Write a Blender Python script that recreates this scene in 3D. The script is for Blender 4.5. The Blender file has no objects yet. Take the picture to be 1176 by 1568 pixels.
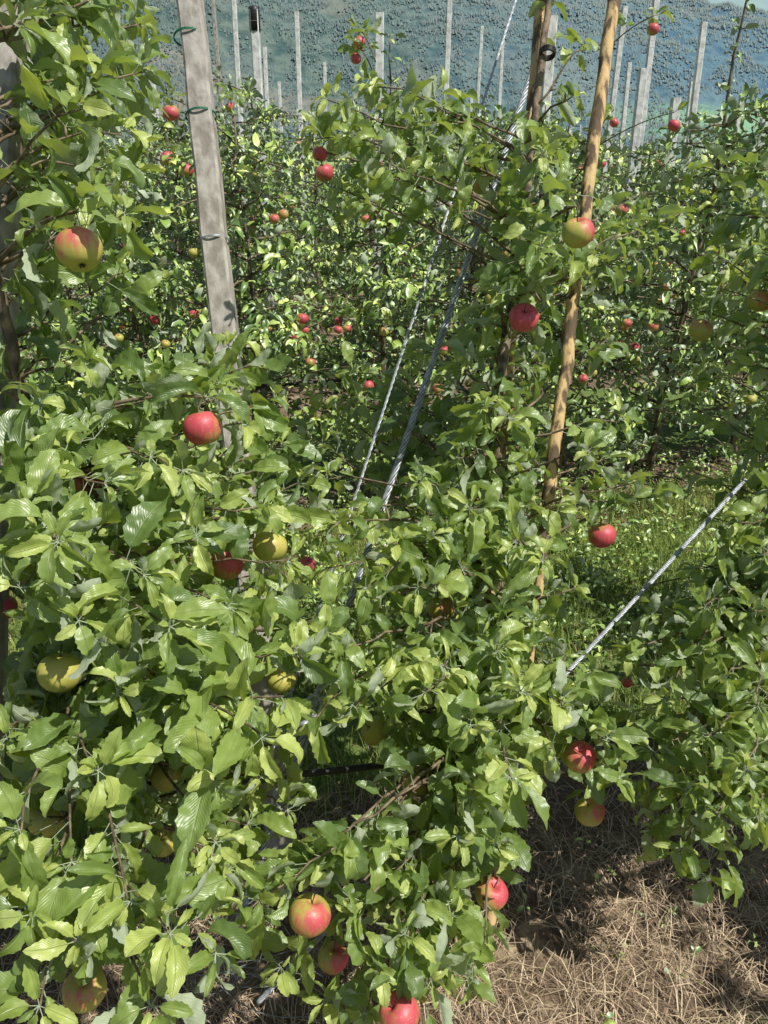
import bpy, math, numpy as np
rng=np.random.default_rng(11)
# ---------------------------------------------------------------- camera frame
CAM=np.array([0,0,1.75]); pit=math.radians(22)
F=np.array([0,math.cos(pit),-math.sin(pit)]); U=np.array([0,math.sin(pit),math.cos(pit)]); R=np.array([1.,0,0])
FP=1180.
def P(u,v,d): return CAM+d*(F+R*(u-588)/FP+U*(784-v)/FP)
def proj(p):
    q=p-CAM; d=q@F
    dd=np.maximum(d,.05)
    return 588+FP*(q@R)/dd, 784-FP*(q@U)/dd, d
def nrm(a): return a/np.maximum(np.linalg.norm(a,axis=-1,keepdims=True),1e-9)
def gz(x,y):
    x=np.asarray(x,float); y=np.asarray(y,float)
    return .047*np.clip(y-2,0,60)-.05*np.clip(x-1.5,0,30)*np.clip((y-3)/6,0,1)*np.clip((200-y)/100,0,1)+.012*np.sin(x*3.1+y*1.3)+.01*np.sin(y*4.7-x*2.2)
C0=1.59; RS=2.5
def row_y(k,x): return (C0+RS*k+.285*x)/.958
SUN=nrm(np.array([.60,-.44,1.08]))

# ---------------------------------------------------------------- mesh buffer
class Buf:
    def __init__(s): s.v=[];s.f=[];s.uv=[];s.a=[];s.m=[];s.n=0
    def add(s,v,f,uv=None,a=0.,m=0):
        v=np.asarray(v,float).reshape(-1,3); f=np.asarray(f,int).reshape(-1,4)
        s.v.append(v); s.f.append(f+s.n); k=len(v)
        s.uv.append(np.zeros((k,2)) if uv is None else uv)
        s.a.append(np.broadcast_to(np.asarray(a,float),(k,)))
        s.m.append(np.full(len(f),m)); s.n+=k
    def merge(s,o,mi=None):
        for v,f,u,a,m in zip(o.v,o.f,o.uv,o.a,o.m):
            s.v.append(v);s.f.append(f+s.n);s.uv.append(u);s.a.append(a);s.m.append(m if mi is None else np.full(len(m),mi))
        s.n+=o.n
    def mesh(s,name,mats,smooth=True):
        v=np.concatenate(s.v);f=np.concatenate(s.f);uv=np.concatenate(s.uv);a=np.concatenate(s.a);m=np.concatenate(s.m)
        me=bpy.data.meshes.new(name)
        me.vertices.add(len(v)); me.vertices.foreach_set('co',v.astype('f4').ravel())
        me.loops.add(f.size); me.loops.foreach_set('vertex_index',f.astype('i4').ravel())
        me.polygons.add(len(f)); me.polygons.foreach_set('loop_start',np.arange(0,f.size,4,dtype='i4'))
        me.polygons.foreach_set('material_index',m.astype('i4'))
        me.polygons.foreach_set('use_smooth',np.full(len(f),smooth))
        l=me.uv_layers.new(name='UVMap'); l.data.foreach_set('uv',uv[f.ravel()].astype('f4').ravel())
        at=me.attributes.new('rnd','FLOAT','POINT'); at.data.foreach_set('value',a.astype('f4'))
        for x in mats: me.materials.append(x)
        me.update(calc_edges=True); me.validate()
        return me
def obj(name,me,parent=None,loc=(0,0,0)):
    o=bpy.data.objects.new(name,me); bpy.context.collection.objects.link(o); o.location=loc
    if parent: o.parent=parent
    return o
def empty(name,loc=(0,0,0)):
    o=bpy.data.objects.new(name,None); bpy.context.collection.objects.link(o); o.location=loc; o.empty_display_size=.1
    return o
def tube(b,pts,rad,sides=7,a=.5,m=0,cap=True,sq=None):
    pts=np.asarray(pts,float); n=len(pts); rad=np.broadcast_to(np.asarray(rad,float),(n,)).copy()
    t=nrm(np.gradient(pts,axis=0)); ref=np.array([0,0,1.]) if abs(t[0][2])<.9 else np.array([1.,0,0])
    x=nrm(np.cross(t[0],ref)); fr=[]
    for i in range(n):
        x=nrm(x-t[i]*(x@t[i])); fr.append((x,np.cross(t[i],x)))
    if sq is None:
        an=np.arange(sides)*2*math.pi/sides; cs=np.stack([np.cos(an),np.sin(an)],1)
    else: cs=np.array(sq); sides=len(cs)
    if cap:
        pts=np.concatenate([pts[:1],pts,pts[-1:]]); rad=np.concatenate([[1e-4],rad,[1e-4]]); fr=[fr[0]]+fr+[fr[-1]]; n+=2
    V=np.concatenate([pts[i]+rad[i]*(cs[:,:1]*fr[i][0]+cs[:,1:]*fr[i][1]) for i in range(n)])
    f=[]; 
    for i in range(n-1):
        for j in range(sides):
            k=(j+1)%sides; f.append((i*sides+j,i*sides+k,(i+1)*sides+k,(i+1)*sides+j))
    L=np.concatenate([[0],np.cumsum(np.linalg.norm(np.diff(pts,axis=0),axis=1))])
    uv=np.stack([np.tile(np.arange(sides)/sides,n),np.repeat(L,sides)],1)
    b.add(V,f,uv,a,m)

# ---------------------------------------------------------------- materials
def mat(name):
    m=bpy.data.materials.new(name); m.use_nodes=True; nt=m.node_tree; nt.nodes.clear()
    return m,nt
class N:
    def __init__(s,nt): s.nt=nt
    def __call__(s,t,ins=None,**kw):
        n=s.nt.nodes.new(t)
        for k,v in kw.items(): setattr(n,k,v)
        for k,v in (ins or {}).items():
            if isinstance(v,bpy.types.NodeSocket): s.nt.links.new(v,n.inputs[k])
            else: n.inputs[k].default_value=v if not (isinstance(v,tuple) and len(v)==3 and len(n.inputs[k].default_value)==4) else (*v,1)
        return n
    def math(s,op,a,b=0.,c=None):
        i={0:a,1:b}
        if c is not None:i[2]=c
        return s('ShaderNodeMath',i,operation=op).outputs[0]
    def mix(s,f,a,b): 
        n=s('ShaderNodeMix',data_type='RGBA')
        for k,v in ((0,f),(6,a),(7,b)):
            if isinstance(v,bpy.types.NodeSocket): s.nt.links.new(v,n.inputs[k])
            else: n.inputs[k].default_value=v if k==0 else (*v,1)
        return n.outputs[2]
    def ss(s,x,a,b): return s('ShaderNodeMapRange',{0:x,1:a,2:b},interpolation_type='SMOOTHSTEP').outputs[0]
    def noise(s,sc,vec=None,det=3.):
        i={'Scale':sc,'Detail':det}
        if vec is not None:i['Vector']=vec
        return s('ShaderNodeTexNoise',i).outputs[0]
    def out(s,sh): s('ShaderNodeOutputMaterial',{0:sh})
def simple(name,c1,c2,sc,rough=.8,bump=.3,stretch=(1,1,1),metal=0.,bd=.01,lo=.35,hi=.65):
    m,nt=mat(name); n=N(nt); tc=n('ShaderNodeTexCoord')
    v=n('ShaderNodeMapping',{0:tc.outputs['Object'],3:stretch}).outputs[0]
    a=n.noise(sc,v,4.); c=n.mix(n.ss(a,lo,hi),c1,c2)
    bp=n('ShaderNodeBump',{'Height':a,'Strength':bump,'Distance':bd}).outputs[0]
    p=n('ShaderNodeBsdfPrincipled',{'Base Color':c,'Roughness':rough,'Metallic':metal,'Normal':bp}); n.out(p.outputs[0]); return m
def leafmat(name='apple_leaf',detail=True):
    m,nt=mat(name); n=N(nt)
    rn=n('ShaderNodeAttribute',attribute_name='rnd').outputs['Fac']
    r=n('ShaderNodeValToRGB',{0:rn}); e=r.color_ramp.elements
    g=1.0 if detail else 1.22
    e[0].position=0; e[0].color=(.038*g,.082*g,.024*g,1); e[1].position=1; e[1].color=(.54*g,.62*g,.16*g,1)
    for p,c in ((.4,(.135,.225,.046,1)),(.75,(.30,.40,.085,1))):
        x=e.new(p); x.color=(c[0]*g,c[1]*g,c[2]*g,1)
    geo=n('ShaderNodeNewGeometry'); bf=geo.outputs['Backfacing']
    if detail:
        uv=n('ShaderNodeUVMap').outputs[0]; sp=n('ShaderNodeSeparateXYZ',{0:uv})
        au=n.math('ABSOLUTE',n.math('SUBTRACT',sp.outputs[0],.5))
        tc=n('ShaderNodeTexCoord'); nz=n.noise(70.,tc.outputs['Object'],0.)
        col=n.mix(n.math('MULTIPLY',nz,.35),r.outputs[0],(.22,.28,.09))
        ph=n.math('MULTIPLY',n.math('SUBTRACT',sp.outputs[1],n.math('MULTIPLY',au,.75)),44.)
        lat=n.math('POWER',n.math('ABSOLUTE',n.math('COSINE',n.math('ADD',ph,n.math('MULTIPLY',nz,3.)))),8.)
        mid=n.math('SUBTRACT',1.,n.ss(au,.0,.045))
        vein=n.math('MAXIMUM',mid,n.math('MULTIPLY',lat,.2))
        col=n.mix(n.math('MULTIPLY',vein,.55),col,(.38,.46,.20))
        back=n.mix(n.math('MULTIPLY',vein,.4),(.40,.46,.31),(.49,.54,.38))
        bc=n.mix(bf,col,back)
        ht=n.math('ADD',n.math('MULTIPLY',vein,-1.),n.math('MULTIPLY',nz,3.))
        bp=n('ShaderNodeBump',{'Height':ht,'Strength':.7,'Distance':.002}).outputs[0]
        ro=n.math('ADD',.38,n.math('MULTIPLY',bf,.4))
        p=n('ShaderNodeBsdfPrincipled',{'Base Color':bc,'Roughness':ro,'Specular IOR Level':1.0,'Normal':bp})
        tcx=n.mix(rn,(.32,.52,.04),(.74,.86,.10))
        t=n('ShaderNodeBsdfTranslucent',{'Color':tcx})
        n.out(n('ShaderNodeMixShader',{0:.25,1:p.outputs[0],2:t.outputs[0]}).outputs[0])
    else:
        bc=n.mix(bf,r.outputs[0],(.36,.43,.28)); ro=n.math('ADD',.42,n.math('MULTIPLY',bf,.4))
        p=n('ShaderNodeBsdfPrincipled',{'Base Color':bc,'Roughness':ro,'Specular IOR Level':1.}); n.out(p.outputs[0])
    return m
def applemat():
    m,nt=mat('apple_skin'); n=N(nt); tc=n('ShaderNodeTexCoord').outputs['Object']
    b=n('ShaderNodeAttribute',attribute_name='rnd').outputs['Fac']
    st=n('ShaderNodeMapping',{0:tc,3:(150,150,20)}).outputs[0]
    s1=n.noise(1.,st,3.); s2=n.noise(38.,tc,2.)
    x=n.math('ADD',b,n.math('ADD',n.math('MULTIPLY',n.math('SUBTRACT',s1,.5),.9),n.math('MULTIPLY',n.math('SUBTRACT',s2,.5),1.1)))
    f=n.ss(x,.16,1.0)
    yg=n.mix(s2,(.28,.33,.05),(.64,.52,.13))
    rd=n.mix(s1,(.42,.02,.045),(.68,.13,.14))
    c=n.mix(f,yg,rd)
    vo=n('ShaderNodeTexVoronoi',{'Vector':tc,'Scale':170.}).outputs[0]
    dot=n.math('SUBTRACT',1.,n.ss(vo,.10,.2))
    c=n.mix(n.math('MULTIPLY',dot,.45),c,(.75,.55,.40))
    p=n('ShaderNodeBsdfPrincipled',{'Base Color':c,'Roughness':n.math('ADD',.36,n.math('MULTIPLY',s2,.25)),'Specular IOR Level':.6}); n.out(p.outputs[0]); return m
M_leaf=leafmat(); M_leaff=leafmat('apple_leaf_plain',False); M_apple=applemat()
M_bark=simple('apple_bark',(.085,.065,.045),(.27,.20,.13),55.,.9,.8,stretch=(1,1,.5))
M_twig=simple('apple_twig',(.085,.06,.035),(.24,.18,.11),40.,.75,.4)
M_conc=simple('weathered_concrete',(.27,.24,.205),(.45,.42,.37),30.,.9,.7,stretch=(1,1,.5))
M_stake=simple('peeled_stake_wood',(.13,.085,.05),(.62,.43,.20),15.,.85,.9,stretch=(2.2,2.2,.45),lo=.44,hi=.56)
M_steel=simple('galvanised_steel',(.34,.36,.38),(.52,.55,.58),60.,.5,.2,metal=.5)
M_wire=simple('dull_wire',(.16,.17,.17),(.26,.27,.27),60.,.6,.1,metal=.3)
M_white=simple('white_post',(.5,.5,.47),(.76,.76,.72),20.,.8,.3)
M_black=simple('black_plastic',(.012,.012,.013),(.03,.03,.03),60.,.5,.1)
M_green=simple('green_tie',(.01,.16,.09),(.02,.22,.12),60.,.5,.1)

# ---------------------------------------------------------------- leaves
class Leaves:
    def __init__(s): s.p=[];s.d=[];s.n=[];s.L=[];s.r=[];s.base=.5
    def add(s,p,d,n,L,r): s.p.append(p);s.d.append(d);s.n.append(n);s.L.append(L);s.r.append(r)
    def arr(s): return [np.array(x,float) for x in (s.p,s.d,s.n,s.L,s.r)]
def leaves_to_buf(b,arrs,nseg,ns,m=0):
    p,d,n,L,r=arrs; K=len(p)
    if K==0:return
    d=nrm(d); n=nrm(n-d*np.sum(n*d,1,keepdims=True)); X=np.cross(d,n)
    t=np.linspace(0,1,nseg+1); s=np.linspace(-1,1,ns)
    w=t**.66*(1-t)**.76; w=w/w.max(); w[0]=.05; w[-1]=.02
    T=np.repeat(t,ns); S=np.tile(s,nseg+1); Wd=np.repeat(w,ns)
    if nseg>8:
        sr=np.where(np.repeat(np.arange(nseg+1),ns)%2==0,.92,1.08); Wd=np.where(abs(S)>.99,Wd*sr,Wd)
    c=rng.uniform(.2,2.1,(K,1))*np.where(rng.random((K,1))<.14,-1,1); f=rng.uniform(.1,1.15,(K,1)); L=L[:,None]; W=L*rng.uniform(.42,.60,(K,1))
    ph=rng.uniform(0,6.3,(K,1)); cT=c*T
    hw=Wd*W/2; ff=f*(1-.3*T)
    off=abs(S)*hw*np.sin(ff)+.08*W*np.sin(T*10+ph+S*1.5)*abs(S)*np.minimum(1,4*T)
    tw=rng.normal(0,.6,(K,1))*T
    x0=S*hw*np.cos(ff); x=x0*np.cos(tw)+ (T**2)*L*.12*np.sin(ph*3); off=off+x0*np.sin(tw)
    yl=L*np.sin(cT)/c+off*np.sin(cT); zl=-L*(1-np.cos(cT))/c+off*np.cos(cT)
    pet=L*rng.uniform(.2,.38,(K,1))
    o=p+d*pet+n*pet*.15
    V=o[:,None]+x[...,None]*X[:,None]+yl[...,None]*d[:,None]+zl[...,None]*n[:,None]
    nv=V.shape[1]
    i,j=np.meshgrid(np.arange(nseg),np.arange(ns-1),indexing='ij'); q=(i*ns+j).ravel()
    fc=np.stack([q,q+1,q+ns+1,q+ns],1)
    uvt=np.stack([S*.5+.5,T],1)
    if nseg>6:
        an=np.arange(3)*2.094; pw=.0010
        ring=np.stack([np.cos(an),np.sin(an)],1)*pw
        A=p[:,None]+ring[:,0][None,:,None]*X[:,None]+ring[:,1][None,:,None]*n[:,None]
        B=(o+d*L*.03)[:,None]+ring[:,0][None,:,None]*X[:,None]*.8+ring[:,1][None,:,None]*n[:,None]*.8-n[:,None]*.0008
        V=np.concatenate([V,A,B],1)
        pf=np.array([[nv+a,nv+(a+1)%3,nv+3+(a+1)%3,nv+3+a] for a in range(3)])
        fc=np.concatenate([fc,pf]); uvt=np.concatenate([uvt,np.tile([[.5,.0]],(6,1))]); nv+=6
    FC=(fc[None]+np.arange(K)[:,None,None]*nv).reshape(-1,4)
    b.add(V.reshape(-1,3),FC,np.tile(uvt,(K,1)),np.repeat(r,nv),m)
def rosette(lv,p,ax,k,size,young=0.):
    ax=nrm(ax); ref=np.array([0,0,1.]) if abs(ax[2])<.9 else np.array([1.,0,0])
    e1=nrm(np.cross(ax,ref)); e2=np.cross(ax,e1); ph=rng.uniform(0,6.28); ts=rng.normal(0,.3,3)
    for i in range(k):
        a=ph+i*2.4+rng.uniform(-.4,.4)
        d=nrm(e1*math.cos(a)+e2*math.sin(a)+ax*rng.uniform(.2,1.0)+np.array([0,0,rng.uniform(-.7,.3)]))
        nn=np.array([0.32,-.32,1.])+rng.normal(0,.52,3)+ts
        lv.add(p,d,nn,size*rng.uniform(.45,1.2),np.clip(.75*rng.beta(1.3,1.7)+.25*lv.base+young,0,1))
def branch(b,lv,s,e,r0=.006,size=.078,dens=1.,tstart=.22,sides=6,rt=.0016):
    s=np.array(s,float);e=np.array(e,float); L=np.linalg.norm(e-s); lv.base=rng.uniform(0,1)
    n=max(6,int(L/.05)); t=np.linspace(0,1,n)[:,None]
    m=(s+e)/2+np.array([0,0,.10*L])+rng.normal(0,.06*L,3)
    pts=(1-t)**2*s+2*t*(1-t)*m+t*t*e+np.array([0,0,1.])*rng.normal(0,.004,(n,1))+rng.normal(0,.003,(n,3))
    tube(b,pts,np.linspace(r0,rt,n),sides)
    dist=tstart*L
    def at(x):
        x=min(max(x/L,0),1)*(n-1); i=min(int(x),n-2); return pts[i]+(pts[i+1]-pts[i])*(x-i), nrm(pts[i+1]-pts[i])
    while dist<L:
        p,ax=at(dist); fr=dist/L
        if fr<.72:
            sa=nrm(rng.normal(0,1,3)+np.array([0,0,.7])+ax*.3); sl=rng.uniform(.01,.05)
            q=p+sa*sl
            if sides>4: tube(b,[p,p+sa*sl*.5,q],[.0028,.0025,.002],5)
            rosette(lv,q,sa+ax*.4,int(rng.integers(3,8)),size); dist+=rng.uniform(.04,.085)/dens
        else:
            rosette(lv,p,ax+rng.normal(0,.3,3),int(rng.integers(1,4)),size*1.0,.12); dist+=rng.uniform(.02,.035)/dens
    rosette(lv,e,nrm(nrm(e-m)+np.array([0,0,.6])),7,size*.6,.45)

# ---------------------------------------------------------------- apples
def apple_geo(b,c,r,amt,tilt=None,m=0,res=(22,15),mstem=1):
    r=r*.95
    na,nt_=res; th=np.linspace(.02,math.pi-.02,nt_); an=np.arange(na)*2*math.pi/na
    rr=np.sin(th)**.92*(1+.07*np.cos(th)); z=.9*np.cos(th)
    z=z-np.where(th<1.57,.34*np.exp(-(rr/.27)**2),0)+np.where(th>1.57,.20*np.exp(-(rr/.22)**2),0)
    lob=1+.025*np.cos(5*an)[None]*np.clip(th/3.14,0,1)[:,None]
    V=np.stack([rr[:,None]*np.cos(an)[None]*lob,rr[:,None]*np.sin(an)[None]*lob,np.repeat(z[:,None],na,1)],-1).reshape(-1,3)*r
    tl=rng.normal(0,.25,2) if tilt is None else tilt
    cx,sx,cy,sy=math.cos(tl[0]),math.sin(tl[0]),math.cos(tl[1]),math.sin(tl[1])
    Rm=np.array([[1,0,0],[0,cx,-sx],[0,sx,cx]])@np.array([[cy,0,sy],[0,1,0],[-sy,0,cy]])
    V=V@Rm.T; f=[]
    for i in range(nt_-1):
        for j in range(na):
            k=(j+1)%na; f.append((i*na+j,(i+1)*na+j,(i+1)*na+k,i*na+k))
    nn=nrm(V); sd=nrm(SUN*.8+rng.normal(0,.45,3)+np.array([0,-.3,0]))
    bl=amt+.46*(nn@sd)
    b.add(V+c,f,None,bl,m)
    tp=Rm@np.array([0,0,1.]); tube(b,[c+tp*r*.5,c+tp*r*.85,c+tp*r*1.25+np.array([.002,0,.004])],[.0012,.0013,.0018],5,m=mstem)
    for k in range(5):
        a=k*1.257; q=c-tp*r*.72; dr=Rm@np.array([math.cos(a),math.sin(a),-.8])
        tube(b,[q,q+dr*r*.10,q+dr*r*.16],[.0022*r/.037,.0016*r/.037,.0004],3,m=mstem)

# ---------------------------------------------------------------- pruning around trained parts
segs=[((812,120),(735,340),5,2.2),((735,340),(590,760),18,2.2),((750,130),(680,340),3,2.2),((680,340),(545,750),13,2.2),((1180,690),(888,1005),14,2.2),
      ((286,-10),(340,470),26,2.15),((947,-10),(893,345),22,2.08),((883,460),(846,755),20,2.08),((842,0),(818,170),14,2.05),((14,-10),(0,500),16,1.7),
      ((480,1184),(560,1178),8,1.8)]
boxes=[(790,1265,960,1568,.97),(960,1400,1176,1568,.97),(500,1185,560,1255,.85),(860,790,1010,870,.75),(350,330,480,480,.92),(385,100,460,330,.92),(640,0,760,120,.95),(940,60,1040,300,.85),(1060,60,1176,225,.92),(940,490,1040,590,.6),(480,340,620,440,.6),(80,440,250,510,.4)]
hero=[(121,383,74,.34,'L'),(310,656,62,.72,'L'),(347,865,54,.55,'L'),(413,837,56,-.2,'L'),(92,1030,70,-.25,'L'),(130,1515,68,.12,'L'),(72,1255,58,-.2,'L'),
(5,930,44,.4,'L'),(135,738,46,.7,'L'),(250,1290,46,-.25,'L'),(430,1040,48,-.25,'L'),(255,1190,50,-.2,'L'),
(885,357,52,.6,'C'),(802,487,48,.85,'C'),(922,820,44,.75,'C'),(675,932,46,.05,'C'),(888,1160,52,.65,'C'),(903,1243,48,.25,'C'),(640,1197,50,.12,'C'),
(752,1368,54,.6,'C'),(474,1402,68,.36,'C'),(510,1467,50,.55,'C'),(612,1553,68,.6,'C'),(575,1120,46,-.2,'C'),(730,285,28,.05,'C'),(497,265,30,.6,'C'),(490,236,24,.6,'C'),
(1073,506,38,.15,'R'),(1165,460,40,.4,'R'),(960,1045,18,.6,'R')]
hero=[(u,v,dm,a,t,min(.074*FP/dm, {'L':1.75,'C':2.25,'R':2.6}[t])) for u,v,dm,a,t in hero]
def prune(arrs):
    p,d,n,L,r=arrs; c=p+nrm(d)*(L*.75)[:,None]; u,v,dep=proj(c); keep=dep>.72
    px=FP*L/np.maximum(dep,.1)
    for (a,b_,th,dd) in segs:
        a=np.array(a,float);b_=np.array(b_,float); ab=b_-a
        t=np.clip(((u-a[0])*ab[0]+(v-a[1])*ab[1])/(ab@ab),0,1)
        ds=np.hypot(u-a[0]-t*ab[0],v-a[1]-t*ab[1])
        keep&=~((ds<th+px*.2)&(dep<dd)&(rng.random(len(u))<(.93 if th>6 else .6)))
    for x0,y0,x1,y1,pr in boxes:
        keep&=~((u>x0)&(u<x1)&(v>y0)&(v<y1)&(rng.random(len(u))<pr))
    for h in hero:
        ds=np.hypot(u-h[0],v-h[1]-h[2]*.08); keep&=~((ds<h[2]*.47+px*.26)&(dep<h[5]+.05))
        q=P(h[0],h[1],h[5]); keep&=np.linalg.norm(c-q,axis=1)>.05
    return [x[keep] for x in arrs]

# ---------------------------------------------------------------- near trees
E={}
E['L']="60,80,1.3 150,60,1.35 220,110,1.45 120,160,1.25 190,200,1.4 60,200,1.2 105,290,1.2 190,330,1.3 50,330,1.25 80,20,1.5 170,0,1.5 215,40,1.6 80,120,1.5 60,40,1.35 130,230,1.45 150,130,1.6 100,60,1.65 200,270,1.6 70,270,1.5 110,350,1.5 60,420,1.6 180,420,1.6 240,420,1.8 140,20,1.8 200,130,1.8 130,200,1.8 110,100,1.4 160,260,1.4 70,150,1.7 60,310,1.7 80,240,1.85 120,-20,1.6 200,-10,1.7 90,180,1.75 150,300,1.75 130,560,1.4 250,600,1.45 330,590,1.5 390,560,1.75 330,550,1.8 420,610,1.8 430,680,1.8 60,620,1.3 370,650,1.5 230,700,1.25 100,690,1.2 160,740,1.15 40,780,1.1 90,830,1.05 280,720,1.3 300,820,1.3 350,760,1.6 400,720,1.7 460,740,1.8 400,780,1.45 440,860,1.4 390,900,1.6 350,930,1.25 220,880,1.15 120,950,1.1 30,900,1.1 60,1060,1.15 180,1060,1.15 260,960,1.1 320,1080,1.15 430,1080,1.1 500,970,1.35 450,1000,1.25 420,960,1.7 350,1040,1.7 430,1140,1.7 150,1180,1.1 260,1200,1.15 400,1130,1.05 30,1270,1.0 330,1200,1.05 110,1320,1.05 200,1380,1.0 330,1290,1.1 50,1400,1.0 260,1430,.95 120,1440,1.0 60,1540,1.0 230,1540,.95 330,1460,1.05 10,1130,1.2 200,1120,1.4 90,1180,1.4 330,1000,1.4 180,820,1.4 200,1280,1.35 200,640,1.6 300,680,1.7 120,870,1.5 250,860,1.5 150,1000,1.5 300,1160,1.5 350,530,1.95 370,600,1.9 380,680,1.9 370,760,1.85 390,830,1.85 400,1000,1.8 420,1100,1.7 400,1190,1.6 440,1240,1.6 380,1260,1.5 350,1330,1.35 420,1330,1.5 400,880,1.95 380,940,1.9"
E['C']="500,150,1.9 480,210,1.85 540,210,1.8 590,250,1.7 600,170,2.0 650,240,1.8 700,330,1.8 520,290,1.9 560,130,2.0 560,310,2.0 640,190,1.9 640,310,2.1 720,230,2.5 880,150,1.9 890,70,2.0 830,240,1.8 880,230,2.0 820,330,1.8 830,380,1.7 720,370,1.9 760,300,2.1 720,290,2.4 640,380,2.3 900,420,1.8 960,350,2.0 940,420,2.1 980,300,2.3 1000,380,2.1 1040,330,2.2 760,440,1.8 860,450,1.9 820,540,2.1 930,520,2.3 700,560,1.9 740,520,2.1 740,620,1.8 780,640,1.7 700,700,1.8 640,740,1.7 830,680,1.7 900,690,1.8 950,640,1.9 960,740,1.9 1000,760,2.0 880,780,1.7 930,700,2.2 820,620,2.2 700,640,2.2 620,660,2.4 520,640,2.5 570,720,2.5 470,670,2.4 600,590,2.6 540,570,2.6 480,600,2.6 640,540,2.6 560,770,1.7 500,730,1.9 520,800,1.6 600,830,1.6 660,820,1.6 720,780,1.6 790,830,1.7 830,860,1.5 800,760,1.9 720,850,1.9 560,900,1.5 640,900,1.5 500,870,1.6 700,930,1.8 580,960,1.8 820,950,1.8 880,900,1.9 450,960,1.5 520,1000,1.4 600,1000,1.5 680,1020,1.5 760,1000,1.5 650,1060,1.4 720,1110,1.4 800,1060,1.5 860,1080,1.6 900,1030,1.7 540,1080,1.4 480,1100,1.35 600,1110,1.8 760,1150,1.8 850,1160,1.5 930,1130,1.6 950,1190,1.6 780,1190,1.4 720,1220,1.4 660,1240,1.7 560,1300,1.4 620,1320,1.4 480,1310,1.3 440,1360,1.2 700,1280,1.4 760,1290,1.5 540,1400,1.3 620,1430,1.3 690,1400,1.4 580,1480,1.3 660,1500,1.3 740,1440,1.4 640,1540,1.3 720,1500,1.4 370,1400,1.2 590,1380,1.6 660,1450,1.7 560,1550,1.4 500,1530,1.4 430,1480,1.4"
E['R']="1080,260,2.3 1150,260,2.2 1050,300,2.3 1110,330,2.1 1150,380,2 1100,440,2.1 1160,500,2.1 1100,390,2.4 1060,620,2.3 1150,690,2.2 1100,740,2.3 1090,470,2.4 1140,560,2.2 1170,620,2.1 1110,650,2.3 1060,720,2.4 1150,760,2.1 1090,790,2.3 1160,320,2.4 1160,430,2.4 1080,560,2.5 1130,800,1.9 1170,850,1.8 1060,870,2.0 1000,890,2.1 1000,940,2.0 1080,930,1.8 1150,940,1.7 1040,1010,1.8 960,1000,1.9 1110,1040,1.6 1160,1080,1.5 1020,1070,1.7 970,1090,1.8 1000,1150,1.7 1080,1130,1.6 1140,1180,1.5 980,1220,1.7 1050,1210,1.6 1100,1250,1.55 1160,1250,1.5 1040,1300,1.6 1080,1340,1.65 1000,1270,1.7 1120,1200,1.9 1040,1130,2.0 1130,990,2.1 1200,1000,1.7 1220,1200,1.6 1220,800,1.9 1220,600,2.1 1220,400,2.1"
TR={'L':[(-.72,1.46,0),(-.73,1.46,.5),(-.71,1.45,1.0),(-.70,1.47,1.4),(-.72,1.46,1.9),(-.70,1.48,2.45)],
    'C':[(.29,1.76,0)]+[tuple(P(*q)) for q in ((760,1180,2.12),(765,960,2.02),(765,700,2.0),(770,550,1.98),(792,400,2.0),(815,220,2.02),(840,0,2.05),(850,-90,2.05))],
    'R':[(1.24,2.02,0),(1.26,2.03,.6),(1.25,2.0,1.2),(1.23,2.02,1.8),(1.25,2.0,2.3)]}
RAD={'L':(.022,.006),'C':(.019,.008),'R':(.022,.006)}
SZ={'L':.083,'C':.075,'R':.075}
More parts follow.
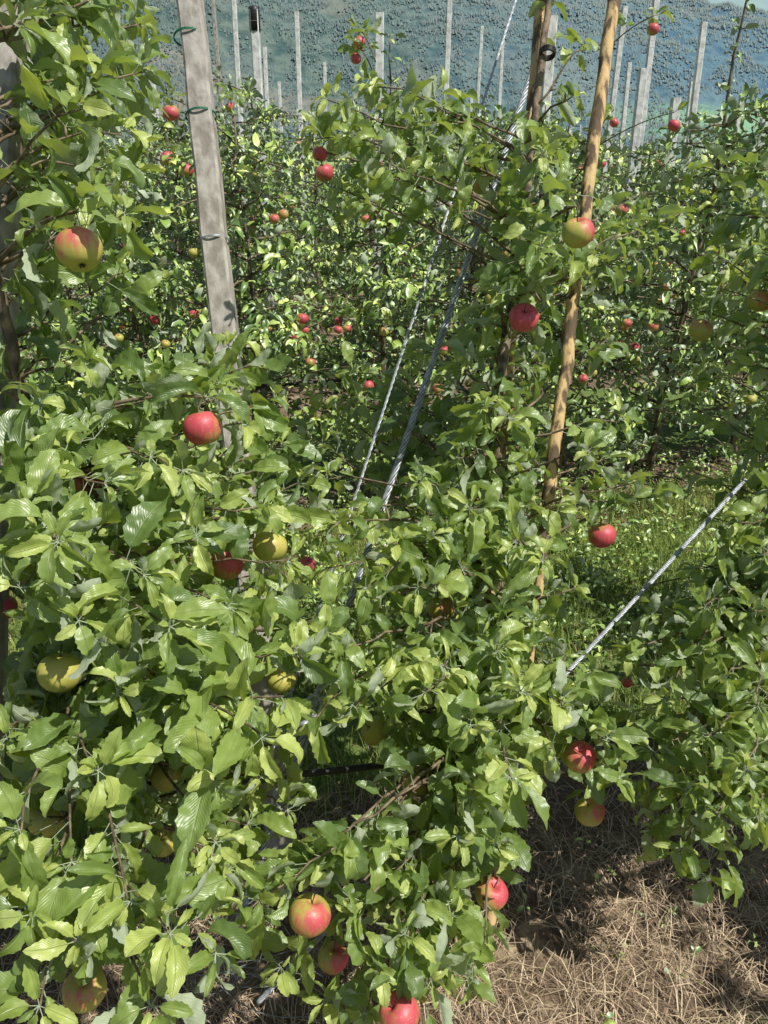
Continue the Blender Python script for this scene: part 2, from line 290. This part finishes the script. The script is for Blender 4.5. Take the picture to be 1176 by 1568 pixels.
for key in 'LCR':
    tree=empty('apple_tree',(TR[key][0][0],TR[key][0][1],0)); off=np.array(tree.location)
    b=Buf(); path=np.array(TR[key],float)
    tt=np.linspace(0,len(path)-1,60); pp=np.stack([np.interp(tt,np.arange(len(path)),path[:,i]) for i in range(3)],1)
    for _ in range(3): pp[1:-1]=(pp[:-2]+pp[1:-1]*2+pp[2:])/4
    pp[1:-1]+=rng.normal(0,.0015,(58,3))
    rr=np.interp(pp[:,2],[0,pp[-1,2]],RAD[key]); rr=rr*(1+.12*np.sin(tt*5))
    tube(b,pp-off,rr,10); o=obj('trunk',b.mesh('trunk',[M_bark]),tree)
    b=Buf(); parts=[]
    ends=[P(*[float(x) for x in q.split(',')]) for q in E[key].split()]
    if key=='R':
        ends+=[np.array([rng.uniform(1.1,1.95),rng.uniform(1.0,1.75),rng.uniform(.5,1.35)]) for _ in range(20)]  # unseen branches outside the frame, added to shade the ground at lower right
        ends+=[np.array([rng.uniform(1.25,2.0),rng.uniform(.65,1.35),rng.uniform(.8,1.5)]) for _ in range(20)]  # more added out-of-frame branches, nearer the camera, for dappled ground shade
    if key=='L': ends+=[np.array([rng.uniform(-1.3,-.85),rng.uniform(1.1,1.9),rng.uniform(.5,2.2)]) for _ in range(10)]
    def st(e,k=.22):
        hd=np.linalg.norm((e-pp[30])[:2]); h=np.clip(e[2]-k*hd-rng.uniform(0,.12),.32,pp[-1,2]-.03)
        return pp[np.argmin(abs(pp[:,2]-h))]
    for e in ends: 
        s=st(e); bb=Buf(); l1=Leaves(); branch(bb,l1,s,e,.003+.003*min(1,np.linalg.norm(e-s)),SZ[key])
        a0=l1.arr(); a1=prune(a0)
        if len(a1[0])>(.74 if key=='L' else .64)*len(a0[0]): b.merge(bb); parts.append(a1)
    lv=Leaves()
    for h in hero:
        if h[4]!=key: continue
        c=P(h[0],h[1],h[5]); e=c+np.array([rng.uniform(-.01,.01),.015,.055])
        s=st(e); L=np.linalg.norm(e-s); t=np.linspace(0,1,9)[:,None]; m=(s+e)/2+np.array([0,.02,.12*L])
        tube(b,(1-t)**2*s+2*t*(1-t)*m+t*t*e,np.linspace(.005,.0028,9),7)
        rosette(lv,e,np.array([0,0,1.]),7,.078); rosette(lv,e+np.array([.02,.02,.02]),np.array([0,0,1.]),5,.07); rosette(lv,(s+e)/2*.5+m*.5,np.array([0,0,1.]),5,.078)
    for q in pp[::2]:
        if q[2]>.7: rosette(lv,q,rng.normal(0,1,3),3,.07)
    rosette(lv,pp[-1],np.array([0,0,1.]),6,.06,.2)
    b.v=[v-off for v in b.v]; obj('branches',b.mesh('branches',[M_twig]),tree)
    parts.append(prune(lv.arr())); ar=[np.concatenate([q[i] for q in parts]) for i in range(5)]
    ar[0]=ar[0]-off; b=Buf(); leaves_to_buf(b,ar,12,5); obj('leaves',b.mesh('leaves',[M_leaf]),tree)
    for h in hero:
        if h[4]!=key: continue
        b=Buf(); r=h[2]*h[5]/FP/2; apple_geo(b,np.zeros(3),r,h[3],res=(32,24)); 
        obj('apple',b.mesh('apple',[M_apple,M_twig]),tree,tuple(P(h[0],h[1],h[5])-off))

# ---------------------------------------------------------------- orchard tree variants
def variant(seed,H=2.35,nseg=5,ns=3,nb=40,tall=0.,wid=.62,lo=.2,napp=14,dens=.95,size=.08):
    global rng; rng=np.random.default_rng(seed)
    b=Buf(); lv=Leaves(); z=np.linspace(0,H+tall,26); x=np.cumsum(rng.normal(0,.006,26)); y=np.cumsum(rng.normal(0,.006,26))
    pp=np.stack([x,y,z],1); tube(b,pp,np.linspace(.024,.004,26),7,m=1)
    for i in range(nb):
        h=lo+(H-lo-.1)*(i/nb)**.95; a=i*2.4+rng.uniform(-.5,.5); L=(wid*(1-(h/(H+.25))**1.8)+.14)*rng.uniform(.6,1.2)
        s=pp[np.argmin(abs(z-h))]; e=s+np.array([math.cos(a)*L,math.sin(a)*L,L*rng.uniform(-.3,.5)])
        bb=Buf(); branch(bb,lv,s,e,.007,size,dens,.2,sides=4); b.merge(bb,1)
    for q in pp[int(26*H*.75/(H+tall)):]:
        rosette(lv,q,np.array([0,0,1.])+rng.normal(0,.5,3),4 if tall else 3,.07,.2)
    for _ in range(napp):
        a=rng.uniform(0,6.28); h=rng.uniform(.5,H*.9); L=(wid*(1-h/(H+.3)))*rng.uniform(.6,1.05)+.06
        apple_geo(b,np.array([math.cos(a)*L,math.sin(a)*L,h]),rng.uniform(.026,.034),rng.uniform(-.2,.85),m=2,res=(12,9))
    leaves_to_buf(b,lv.arr(),nseg,ns,0)
    return b.mesh('apple_tree_crown',[M_leaff,M_bark,M_apple])
VM=[variant(100+i,H=2.1+.12*(i%3),nseg=6,ns=3,nb=64,wid=.68,napp=15,size=.074) for i in range(4)]
VT=[variant(200+i,H=2.05,nseg=6,ns=3,tall=.6,nb=60,wid=.66,napp=9,size=.074) for i in range(2)]
VF=[variant(300+i,H=2.0+.15*(i%3),nseg=3,ns=3,nb=44,wid=.68,tall=.3*(i%2),napp=9,dens=.72,size=.082) for i in range(4)]
rng=np.random.default_rng(5)
row2=[]
def put(me,x,y,sc=1.):
    o=obj('apple_tree',me,None,(x,y,float(gz(x,y))-.01)); o.rotation_euler=(rng.normal(0,.03),rng.normal(0,.03),rng.uniform(0,6.28)); s=sc*rng.uniform(.9,1.1); o.scale=(s,s,s); return o
for i,x in enumerate(np.arange(-3.2,4.2,.62)):
    x=x+rng.uniform(-.08,.08); y=row_y(1,x)
    tallq=(abs(x+.15)<.32) or (abs(x-1.75)<.32)
    put(VT[i%2] if tallq else VM[i%4],x,y,1.0 if tallq else .93); row2.append((x,y))
ks=[2,3,4,5,6,7,9,11,13,15,18,21]
for k in ks:
    yc=row_y(k,0); w=.54*yc+1.2
    for x in np.arange(-w,w+.9,.8 if k<8 else 1.05):
        x=x+rng.uniform(-.12,.12); y=row_y(k,x)
        if y<3 or abs(x)>.53*y+.9: continue
        put(VM[rng.integers(4)] if k<3 else VF[rng.integers(4)],x,y,1.0 if k<8 else 1.1)
put(VM[0],-1.75,1.15); put(VM[1],2.15,2.25)

far=[(1032,192,18,.8),(940,188,14,.8),(1000,45,18,.7),(550,66,19,.7),(545,90,16,.7),(262,173,24,.6),(257,243,22,.45),(286,261,22,.55),(352,164,13,.7),
(297,482,15,.6),(463,488,18,.7),(452,515,20,.7),(518,505,13,.6),(564,591,17,.6),(820,591,16,.6),(588,508,14,.1),(1150,612,15,-.1),(752,457,18,.1),(893,580,14,.5),
(1000,500,17,.6),(475,555,15,.6),(638,680,17,.6),(600,645,16,.6),(532,503,12,.7),(237,490,16,.6),(960,495,14,.6),(1045,357,10,.6),(952,322,18,.55),(560,335,13,.4),(470,865,26,.6)]
b=Buf(); lv=Leaves()
for u,v,dm,a in far:
    d=.068*FP/dm; d=min(d,3.8) 
    c=P(u,v,d); tr=min(row2+[(-.72,1.46),(.3,1.75),(1.25,2.0),(-.45,2.6)],key=lambda q:(q[0]-c[0])**2+(q[1]-c[1])**2)
    s=np.array([tr[0],tr[1],max(.5,c[2]-.1)]); e=c+np.array([0,.02,.06]); t=np.linspace(0,1,7)[:,None]
    m_=(s+e)/2+np.array([0,0,.05]); tube(b,(1-t)**2*s+2*t*(1-t)*m_+t*t*e,np.linspace(.004,.0025,7),6)
    rosette(lv,e,np.array([0,.3,1.]),8,.072); rosette(lv,m_,np.array([0,0,1.]),6,.072); apple_geo(b,c,dm*d/FP/2*1.1,a,m=1,mstem=0,res=(18,12))
ar=prune(lv.arr()); leaves_to_buf(b,ar,8,5,2)
obj('fruiting_apple_branches',b.mesh('fruiting',[M_twig,M_apple,M_leaf]))

# ---------------------------------------------------------------- posts, stakes
ch=[(.8,1),(-.8,1),(-1,.8),(-1,-.8),(-.8,-1),(.8,-1),(1,-.8),(1,.8)]
def post(name,top,low,w,m,taper=1.,n=18,rnd=False,extra=None):
    top=np.array(top);low=np.array(low); d=top-low; k=(low[2]-float(gz(low[0],low[1]))+.05)/d[2]; foot=low-d*k
    par=empty(name,tuple(foot)); b=Buf(); t=np.linspace(0,1,n)[:,None]; pts=(foot+(top-foot)*t)-foot
    pts[1:-1]+=rng.normal(0,.0012 if not rnd else .003,(n-2,3))
    rad=np.linspace(w*taper,w,n)/2*(1+rng.normal(0,.01 if not rnd else .06,n))
    if rnd: tube(b,pts,rad,12)
    else: tube(b,pts,rad,sq=ch)
    obj('shaft',b.mesh('shaft',[m],smooth=rnd),par); 
    if extra: extra(par,foot,top)
    return par
def ringtie(par,foot,c,ax,r,m,loops=2,rt=.0016):
    b=Buf(); ax=nrm(ax); e1=nrm(np.cross(ax,[0,1,.1])); e2=np.cross(ax,e1); t=np.linspace(0,2*math.pi*loops,26*loops)
    pts=c-foot+e1*np.cos(t)[:,None]*r+e2*np.sin(t)[:,None]*r+ax*(t*.0006)[:,None]+ax*(.003*np.sin(t))[:,None]
    tube(b,pts,rt,5); obj('tie',b.mesh('tie',[m]),par)
def ex2(par,foot,top):
    ax=top-foot
    for (u,v),m in (((290,60),M_green),((308,180),M_green),((328,372),M_steel)):
        ringtie(par,foot,P(u,v,2.2),ax,.043,m)
post('orchard_post',P(284,-60,2.2),P(350,560,2.2),.068,M_conc,1.05,extra=ex2)
post('orchard_post',P(16,-70,1.72),P(-6,560,1.72),.070,M_conc,1.05)
post('wooden_stake',P(948,-60,2.12),P(808,1000,2.02),.036,M_stake,.85,34,True)
def ex3(par,foot,top):
    ringtie(par,foot,P(838,85,2.03),top-foot,.019,M_black,4,.003)
post('wooden_stake',P(832,-40,2.1),P(800,330,2.06),.027,M_stake,1.,20,True,extra=ex3)
pl=[(324,-20,6,M_conc),(357,-20,7,M_white),(405,72,6,M_white),(427,125,5,M_white),(454,18,7,M_white),(497,95,5,M_white),(581,20,14,M_white),(689,-15,8,M_white),(846,25,15,M_white),(957,10,8,M_white),
(1006,-10,9,M_white),(1078,34,9,M_white),(1136,145,6,M_white),(1035,150,13,M_white),(1060,125,6,M_white),(232,120,9,M_white),(192,105,7,M_white),(985,105,12,M_white),(1170,180,9,M_white),(738,40,5,M_white),(770,60,5,M_white)]
for u,v,w,m in pl:
    ww=.080 if w>=12 else .062
    d=min(ww*FP/w,15.) ; t=P(u,v,d); low=np.array([t[0]+rng.normal(0,.02),t[1],t[2]-1.5]); post('trellis_post',t,low,ww,m,1.,6)
def capx(par,foot,top):
    b=Buf(); d=nrm(top-foot); tube(b,[top-foot-d*.16,top-foot-d*.01,top-foot+d*.02],.047,12); obj('cap',b.mesh('cap',[M_black]),par)
t=P(389,15,6.6); post('trellis_post',t,np.array([t[0],t[1],t[2]-1.5]),.072,M_white,1.,6,extra=capx)
for k in range(4,20,2):
    w=.52*row_y(k,0)
    for x in np.arange(-w+rng.uniform(0,5),w,8.):
        y=row_y(k,x); g=float(gz(x,y)); post('trellis_post',np.array([x,y,g+rng.uniform(2.9,3.4)]),np.array([x+rng.normal(0,.05),y,g+1.]),.062,M_white,1.,4)

# ---------------------------------------------------------------- cables and wires
def cable(name,a,bp,r,strands=6,pitch=.11,par=None):
    a=np.array(a);bp=np.array(bp); L=np.linalg.norm(bp-a); n=int(L/.006); t=np.linspace(0,1,n); ax=nrm(bp-a); e1=nrm(np.cross(ax,[0,1,0])); e2=np.cross(ax,e1)
    b=Buf(); base=(bp-a)*t[:,None]-np.array([0,0,1.])*(.012*L*4*t*(1-t))[:,None]*.3
    for s in range(strands):
        ph=s*2*math.pi/strands+t*L/pitch*2*math.pi; rs=r*.62
        tube(b,base+rs*(e1*np.cos(ph)[:,None]+e2*np.sin(ph)[:,None]),r*.37,5)
    tube(b,base,r*.35,6)
    p=par or empty(name,tuple(a)); obj('strands',b.mesh('strands',[M_steel]),p,(0,0,0) if par is None else tuple(a-np.array(par.location))); return p
def ext(a,bp,h):
    a=np.array(a);bp=np.array(bp); k=(h-a[2])/(bp[2]-a[2]); return a+(bp-a)*k
top1=P(812,118,2.28); lo1=P(590,760,2.08); an1=ext(top1,lo1,.06)
tb=empty('guy_cable',tuple(an1))
cable('guy_cable',an1,top1+(top1-lo1)*.05,.0095,5,.10,par=tb)
b=Buf(); d1=nrm(top1-an1); q=an1+d1*np.linalg.norm(an1-lo1)*.40-an1; e1=nrm(np.cross(d1,[0,1,0])); e2=np.cross(d1,e1)
for sgn in (-1,1): tube(b,[q+e1*.016*sgn-d1*.06,q+e1*.018*sgn,q+e1*.016*sgn+d1*.06],.005,8)
for c_ in (-.07,.07): tube(b,[q+d1*(c_-.012),q+d1*(c_+.012)],.02,8)
for c_ in (-.12,.12):
    t=np.linspace(0,2*math.pi,18)[:,None]; tube(b,q+d1*c_+e1*np.cos(t)*.02+d1*np.sin(t)*.028,.005,6,cap=False)
obj('turnbuckle',b.mesh('turnbuckle',[M_steel]),tb)
b=Buf()
for i in range(16):
    s=P(330+rng.uniform(-40,40),1490,1.75)-an1; e=s+np.array([rng.uniform(-.05,.32),rng.uniform(-.1,.15),rng.uniform(-.06,.14)]); t=np.linspace(0,1,12)[:,None]
    m_=(s+e)/2+rng.normal(0,.06,3); tube(b,(1-t)**2*s+2*t*(1-t)*m_+t*t*e,.0013,5)
obj('wire_tails',b.mesh('wire_tails',[M_wire]),tb)
ta=P(796,-20,2.3); tbp=P(545,752,2.1); cable('guy_wire',ext(ta,tbp,.06),ta+(ta-tbp)*.1,.0045,3,.06)
ca=P(1260,605,2.35); cb=P(890,1003,2.05); cable('guy_cable',ext(ca,cb,.06),ca,.0065,6,.10)
def line(name,pts,r,m):
    pts=np.array(pts); b=Buf(); t=np.linspace(0,len(pts)-1,40); pp=np.stack([np.interp(t,np.arange(len(pts)),pts[:,i]) for i in range(3)],1)
    pp[1:-1,2]-=.01*np.sin(np.linspace(0,9,38)); tube(b,pp-pts[0],r,8); obj(name,b.mesh(name,[m]),None,tuple(pts[0]))
line('drip_irrigation_pipe',[P(-200,1215,1.7),P(370,1190,1.85),P(640,1172,1.95),P(1040,1100,2.15),P(1400,1040,2.35)],.0085,M_black)
line('drip_irrigation_pipe',[(-3,row_y(1,-3),.75+float(gz(-3,row_y(1,-3)))),(4.5,row_y(1,4.5),.75+float(gz(4.5,row_y(1,4.5))))],.009,M_black)
for k in (1,2,4,6,8):
    for h in (.9,1.5,2.15,2.75):
        if k<2 and h>2: continue
        w=.6*row_y(k,0)+2; xs=np.linspace(-w,w,7)
        line('trellis_wire',[(x,row_y(k,x)+.06,float(gz(x,row_y(k,x)))+h) for x in xs],.0010 if k<3 else .0013,M_wire)

# ---------------------------------------------------------------- ground
def axis(lo,hi,fine_lo,fine_hi,st):
    f=np.arange(fine_lo,fine_hi,st); g=[]; x=fine_hi; s=st
    while x<hi: g.append(x); s*=1.3; x+=s
    g.append(hi); h=[]; x=fine_lo; s=st
    while True:
        s*=1.3; x-=s
        if x<lo: break
        h.append(x)
    h.append(lo); return np.concatenate([h[::-1],f,g])
gx=axis(-4000,4000,-4,5,.06); gy=axis(-3000,6000,-1,7,.06)
X,Y=np.meshgrid(gx,gy); Z=gz(X,Y); near=(abs(X)<6)&(Y<8)&(Y>-2)
Z=Z+np.where(near,rng.normal(0,.006,Z.shape),0)
b=Buf(); nx=len(gx); i,j=np.meshgrid(np.arange(len(gy)-1),np.arange(nx-1),indexing='ij'); q=(i*nx+j).ravel()
b.add(np.stack([X,Y,Z],-1).reshape(-1,3),np.stack([q,q+1,q+nx+1,q+nx],1))
m,nt=mat('orchard_ground'); n=N(nt); tc=n('ShaderNodeTexCoord').outputs['Object']; sp=n('ShaderNodeSeparateXYZ',{0:tc})
c=n.math('ADD',n.math('MULTIPLY',sp.outputs[0],-.285),n.math('MULTIPLY',sp.outputs[1],.958))
w1=n.noise(3.,tc,4.); w2=n.noise(40.,tc,6.); w3=n.noise(9.,tc,5.)
c=n.math('ADD',c,n.math('MULTIPLY',n.math('SUBTRACT',w1,.5),.5))
dd=n.math('ABSOLUTE',n.math('SUBTRACT',n.math('MODULO',n.math('ADD',c,-C0+.25+RS*1.5+RS*400),RS),RS/2))
g=n.ss(dd,.45,.62)
soil=n.mix(w2,(.05,.032,.022),(.28,.195,.12)); soil=n.mix(n.ss(w3,.5,.68),soil,(.38,.29,.18))
gr=n.mix(w2,(.07,.12,.03),(.20,.27,.06))
p=n('ShaderNodeBsdfPrincipled',{'Base Color':n.mix(g,soil,gr),'Roughness':.95,'Normal':n('ShaderNodeBump',{'Height':w2,'Strength':1.,'Distance':.03}).outputs[0]}); n.out(p.outputs[0])
obj('ground',b.mesh('ground',[m]))
def blades(b,x,y,h,w,lean,ns=3,m=0,az=None,zoff=0.):
    K=len(x); a=rng.uniform(0,6.28,K) if az is None else az; D=np.stack([np.cos(a),np.sin(a),0*a],1); S=np.stack([-np.sin(a),np.cos(a),0*a],1)
    o=np.stack([x,y,gz(x,y)+zoff],1); rows=[]
    for i in range(ns+1):
        t=i/ns; c_=o+D*(lean*h*t**1.6)[:,None]+np.array([0,0,1.])*(h*t*np.sqrt(np.maximum(1-np.minimum(lean,.98)**2*t,0.02)))[:,None]
        ww=(w*(1-t**1.5)*.5+.0002)[:,None]; rows+= [c_-S*ww,c_+S*ww]
    V=np.stack(rows,1); nv=V.shape[1]; fc=np.array([[2*i,2*i+1,2*i+3,2*i+2] for i in range(ns)])
    b.add(V.reshape(-1,3),(fc[None]+np.arange(K)[:,None,None]*nv).reshape(-1,4),None,np.repeat(rng.random(K),nv),m)
def bladem(name,c1,c2,tr):
    m,nt=mat(name); n=N(nt); rn=n('ShaderNodeAttribute',attribute_name='rnd').outputs['Fac']; c=n.mix(rn,c1,c2)
    p=n('ShaderNodeBsdfPrincipled',{'Base Color':c,'Roughness':.6}); 
    if tr==0: n.out(p.outputs[0]); return m
    t=n('ShaderNodeBsdfTranslucent',{'Color':c}); n.out(n('ShaderNodeMixShader',{0:tr,1:p.outputs[0],2:t.outputs[0]}).outputs[0]); return m
M_grass=bladem('grass_blade',(.10,.19,.03),(.46,.54,.12),.3); M_straw=bladem('straw',(.17,.105,.065),(.72,.57,.38),0)
def patch(x,y): return np.sin(x*4.1+1.3*np.sin(y*3.3))*np.sin(y*5.2+1.1*np.sin(x*2.7))+.5*np.sin(x*11+y*7)*np.sin(y*13-x*5)
b=Buf(); K=70000; x=rng.uniform(-2.8,4.2,K); c=rng.uniform(1.72,3.8,K); y=(c+.285*x)/.958; k=(rng.random(K)<np.clip((c-1.7)*5,0,1))&(patch(x,y)>-.45-.5*rng.random(K))
x=x[k];y=y[k]; K=len(x); blades(b,x,y,rng.uniform(.03,.10,K)+.05*np.clip(patch(x,y),0,1),rng.uniform(.002,.005,K),rng.uniform(.1,.9,K))
K=700; x=rng.uniform(-1.5,2.5,K); c=rng.uniform(.3,1.7,K); y=(c+.285*x)/.958; blades(b,x,y,rng.uniform(.02,.07,K),rng.uniform(.002,.004,K),rng.uniform(.1,.9,K))
obj('grass',b.mesh('grass',[M_grass]))
b=Buf(); K=36000; x=rng.uniform(-1.6,3.,K); c=rng.uniform(.3,1.85,K); y=(c+.285*x)/.958; k=patch(x*1.3,y*1.3)>-.35-.9*rng.random(K); x=x[k];y=y[k];K=len(x)
blades(b,x,y,rng.uniform(.03,.13,K),rng.uniform(.001,.003,K),rng.uniform(.93,1.2,K),2,zoff=.004)
K=5000; x=rng.uniform(-2.5,4.,K); c=rng.uniform(1.8,4.3,K); y=(c+.285*x)/.958
blades(b,x,y,rng.uniform(.04,.12,K),rng.uniform(.0015,.003,K),rng.uniform(.93,1.2,K),2,zoff=.006)
obj('straw_mulch',b.mesh('straw',[M_straw]))
lv=Leaves()
for _ in range(2600):
    x=rng.uniform(-1.2,3.2); c_=rng.uniform(2.2,4.2) if rng.random()<.96 else rng.uniform(.9,1.7); y=(c_+.285*x)/.958
    rosette(lv,np.array([x,y,float(gz(x,y))+rng.uniform(.0,.10)]),np.array([0,0,1.]),4,.042 if c_>2 else .022,.1)
b=Buf(); leaves_to_buf(b,lv.arr(),4,3); obj('meadow_weeds',b.mesh('weeds',[M_leaff]))

# ---------------------------------------------------------------- mountains, aerial haze mixed into their base colours
def fbm(x,y,seed,o=6,base=1/600.):
    r=np.random.default_rng(seed); z=0; a=1.
    for k in range(o):
        f=base*2**k
        for _ in range(3):
            th=r.uniform(0,6.28); z=z+a*np.abs(np.sin((x*math.cos(th)+y*math.sin(th))*f*3+r.uniform(0,6.28)+.8*np.sin(x*f*1.7+y*f*1.3)))/3
        a*=.52
    return z
def mheight(x,y):
    crest=385-.15*x; t=np.clip((y-560)/1150,0,1); t=t*t*(3-2*t)
    return crest*t*1.05+ (fbm(x,y,3)-1.1)*85*np.clip((y-560)/500,0,1) -4
gx=np.linspace(-2200,2200,260); gy=np.linspace(540,2100,150); X,Y=np.meshgrid(gx,gy); Z=mheight(X,Y)
b=Buf(); nx=len(gx); i,j=np.meshgrid(np.arange(len(gy)-1),np.arange(nx-1),indexing='ij'); q=(i*nx+j).ravel(); b.add(np.stack([X,Y,Z],-1).reshape(-1,3),np.stack([q,q+1,q+nx+1,q+nx],1))
m,nt=mat('hazed_forest_slope'); n=N(nt); tc=n('ShaderNodeTexCoord').outputs['Object']; sp=n('ShaderNodeSeparateXYZ',{0:tc})
a=n.noise(.06,tc,12.); a2=n.noise(.007,tc,5.)
gl=n.mix(n.ss(a,.36,.62),(.065,.115,.11),(.14,.19,.165)); gl=n.mix(n.math('MULTIPLY',n.ss(a2,.48,.64),.85),gl,(.235,.225,.185))
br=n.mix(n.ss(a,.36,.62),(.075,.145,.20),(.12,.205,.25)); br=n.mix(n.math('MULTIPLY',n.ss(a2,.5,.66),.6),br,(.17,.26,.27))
c=n.mix(n.ss(sp.outputs[0],-100.,420.),gl,br)  # blue haze painted into the slope colour, stronger towards the right
mk=n.math('MULTIPLY',n.ss(n.math('ADD',sp.outputs[0],n.math('MULTIPLY',a2,200.)),330.,430.),n.math('SUBTRACT',1.,n.ss(n.math('ADD',sp.outputs[2],n.math('MULTIPLY',a,40.)),105.,130.)))
c=n.mix(mk,c,(.22,.38,.24))
p=n('ShaderNodeBsdfPrincipled',{'Base Color':c,'Roughness':1.,'Specular IOR Level':.1,'Normal':n('ShaderNodeBump',{'Height':a,'Strength':.8,'Distance':10.}).outputs[0]}); n.out(p.outputs[0]); obj('mountain',b.mesh('mountain',[m]))
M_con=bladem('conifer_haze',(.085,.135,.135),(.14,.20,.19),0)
K=150000; y=rng.uniform(620,1750,K); x=rng.uniform(-.6,.6,K)*y
k=(fbm(x,y,9,6,1/110.)>.92+.45*rng.random(K))&~((x>350)&(mheight(x,y)<115)); x=x[k];y=y[k];K=len(x); z=mheight(x,y)
h=rng.uniform(1.5,4.2,K)*(y/1000); w=h*rng.uniform(.28,.5,K); b=Buf(); V=[]
for hh,ww in ((.0,1.),(1.,.06)):
    for s in range(4):
        an=s*math.pi*.5+.4; V.append(np.stack([x+w*ww*math.cos(an),y+w*ww*math.sin(an),z+h*hh],1))
V=np.stack(V,1); fc=np.array([[s,(s+1)%4,4+(s+1)%4,4+s] for s in range(4)])
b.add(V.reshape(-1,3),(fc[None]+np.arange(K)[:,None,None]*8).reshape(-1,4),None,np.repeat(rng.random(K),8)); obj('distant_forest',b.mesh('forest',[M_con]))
gx=np.linspace(-6000,6000,160); gy=np.linspace(2600,6000,80); X,Y=np.meshgrid(gx,gy); Z=2600*np.clip((Y-2600)/2900,0,1)+(fbm(X,Y,21,6,1/2200.)-1.1)*260*np.clip((Y-2600)/900,0,1)
b=Buf(); nx=len(gx); i,j=np.meshgrid(np.arange(len(gy)-1),np.arange(nx-1),indexing='ij'); q=(i*nx+j).ravel(); b.add(np.stack([X,Y,Z],-1).reshape(-1,3),np.stack([q,q+1,q+nx+1,q+nx],1))
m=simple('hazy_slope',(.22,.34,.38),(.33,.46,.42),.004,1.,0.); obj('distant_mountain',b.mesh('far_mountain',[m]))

# ---------------------------------------------------------------- light, sky, camera
el=math.asin(SUN[2]); az=math.atan2(SUN[0],SUN[1])
w=bpy.data.worlds.new('World'); bpy.context.scene.world=w; w.use_nodes=True; nt=w.node_tree; bg=nt.nodes['Background']
sk=nt.nodes.new('ShaderNodeTexSky'); sk.sky_type='NISHITA'; sk.sun_disc=False; sk.sun_elevation=el; sk.sun_rotation=az; nt.links.new(sk.outputs[0],bg.inputs[0]); bg.inputs[1].default_value=.085
l=bpy.data.lights.new('sun','SUN'); l.energy=5.0; l.angle=math.radians(.5); l.color=(1,.97,.89); o=bpy.data.objects.new('sun',l); bpy.context.collection.objects.link(o)
from mathutils import Vector
o.rotation_euler=Vector(tuple(SUN)).to_track_quat('Z','Y').to_euler(); o.location=(3,-2,8)
cd=bpy.data.cameras.new('camera'); co=bpy.data.objects.new('camera',cd); bpy.context.collection.objects.link(co); co.location=tuple(CAM); co.rotation_euler=(math.pi/2-pit,0,0)
cd.sensor_fit='VERTICAL'; cd.sensor_height=24; cd.lens=12/(784/FP); cd.clip_start=.02; cd.clip_end=20000
sc=bpy.context.scene; sc.camera=co; sc.view_settings.view_transform='Standard'; sc.view_settings.look='None'; sc.view_settings.exposure=0
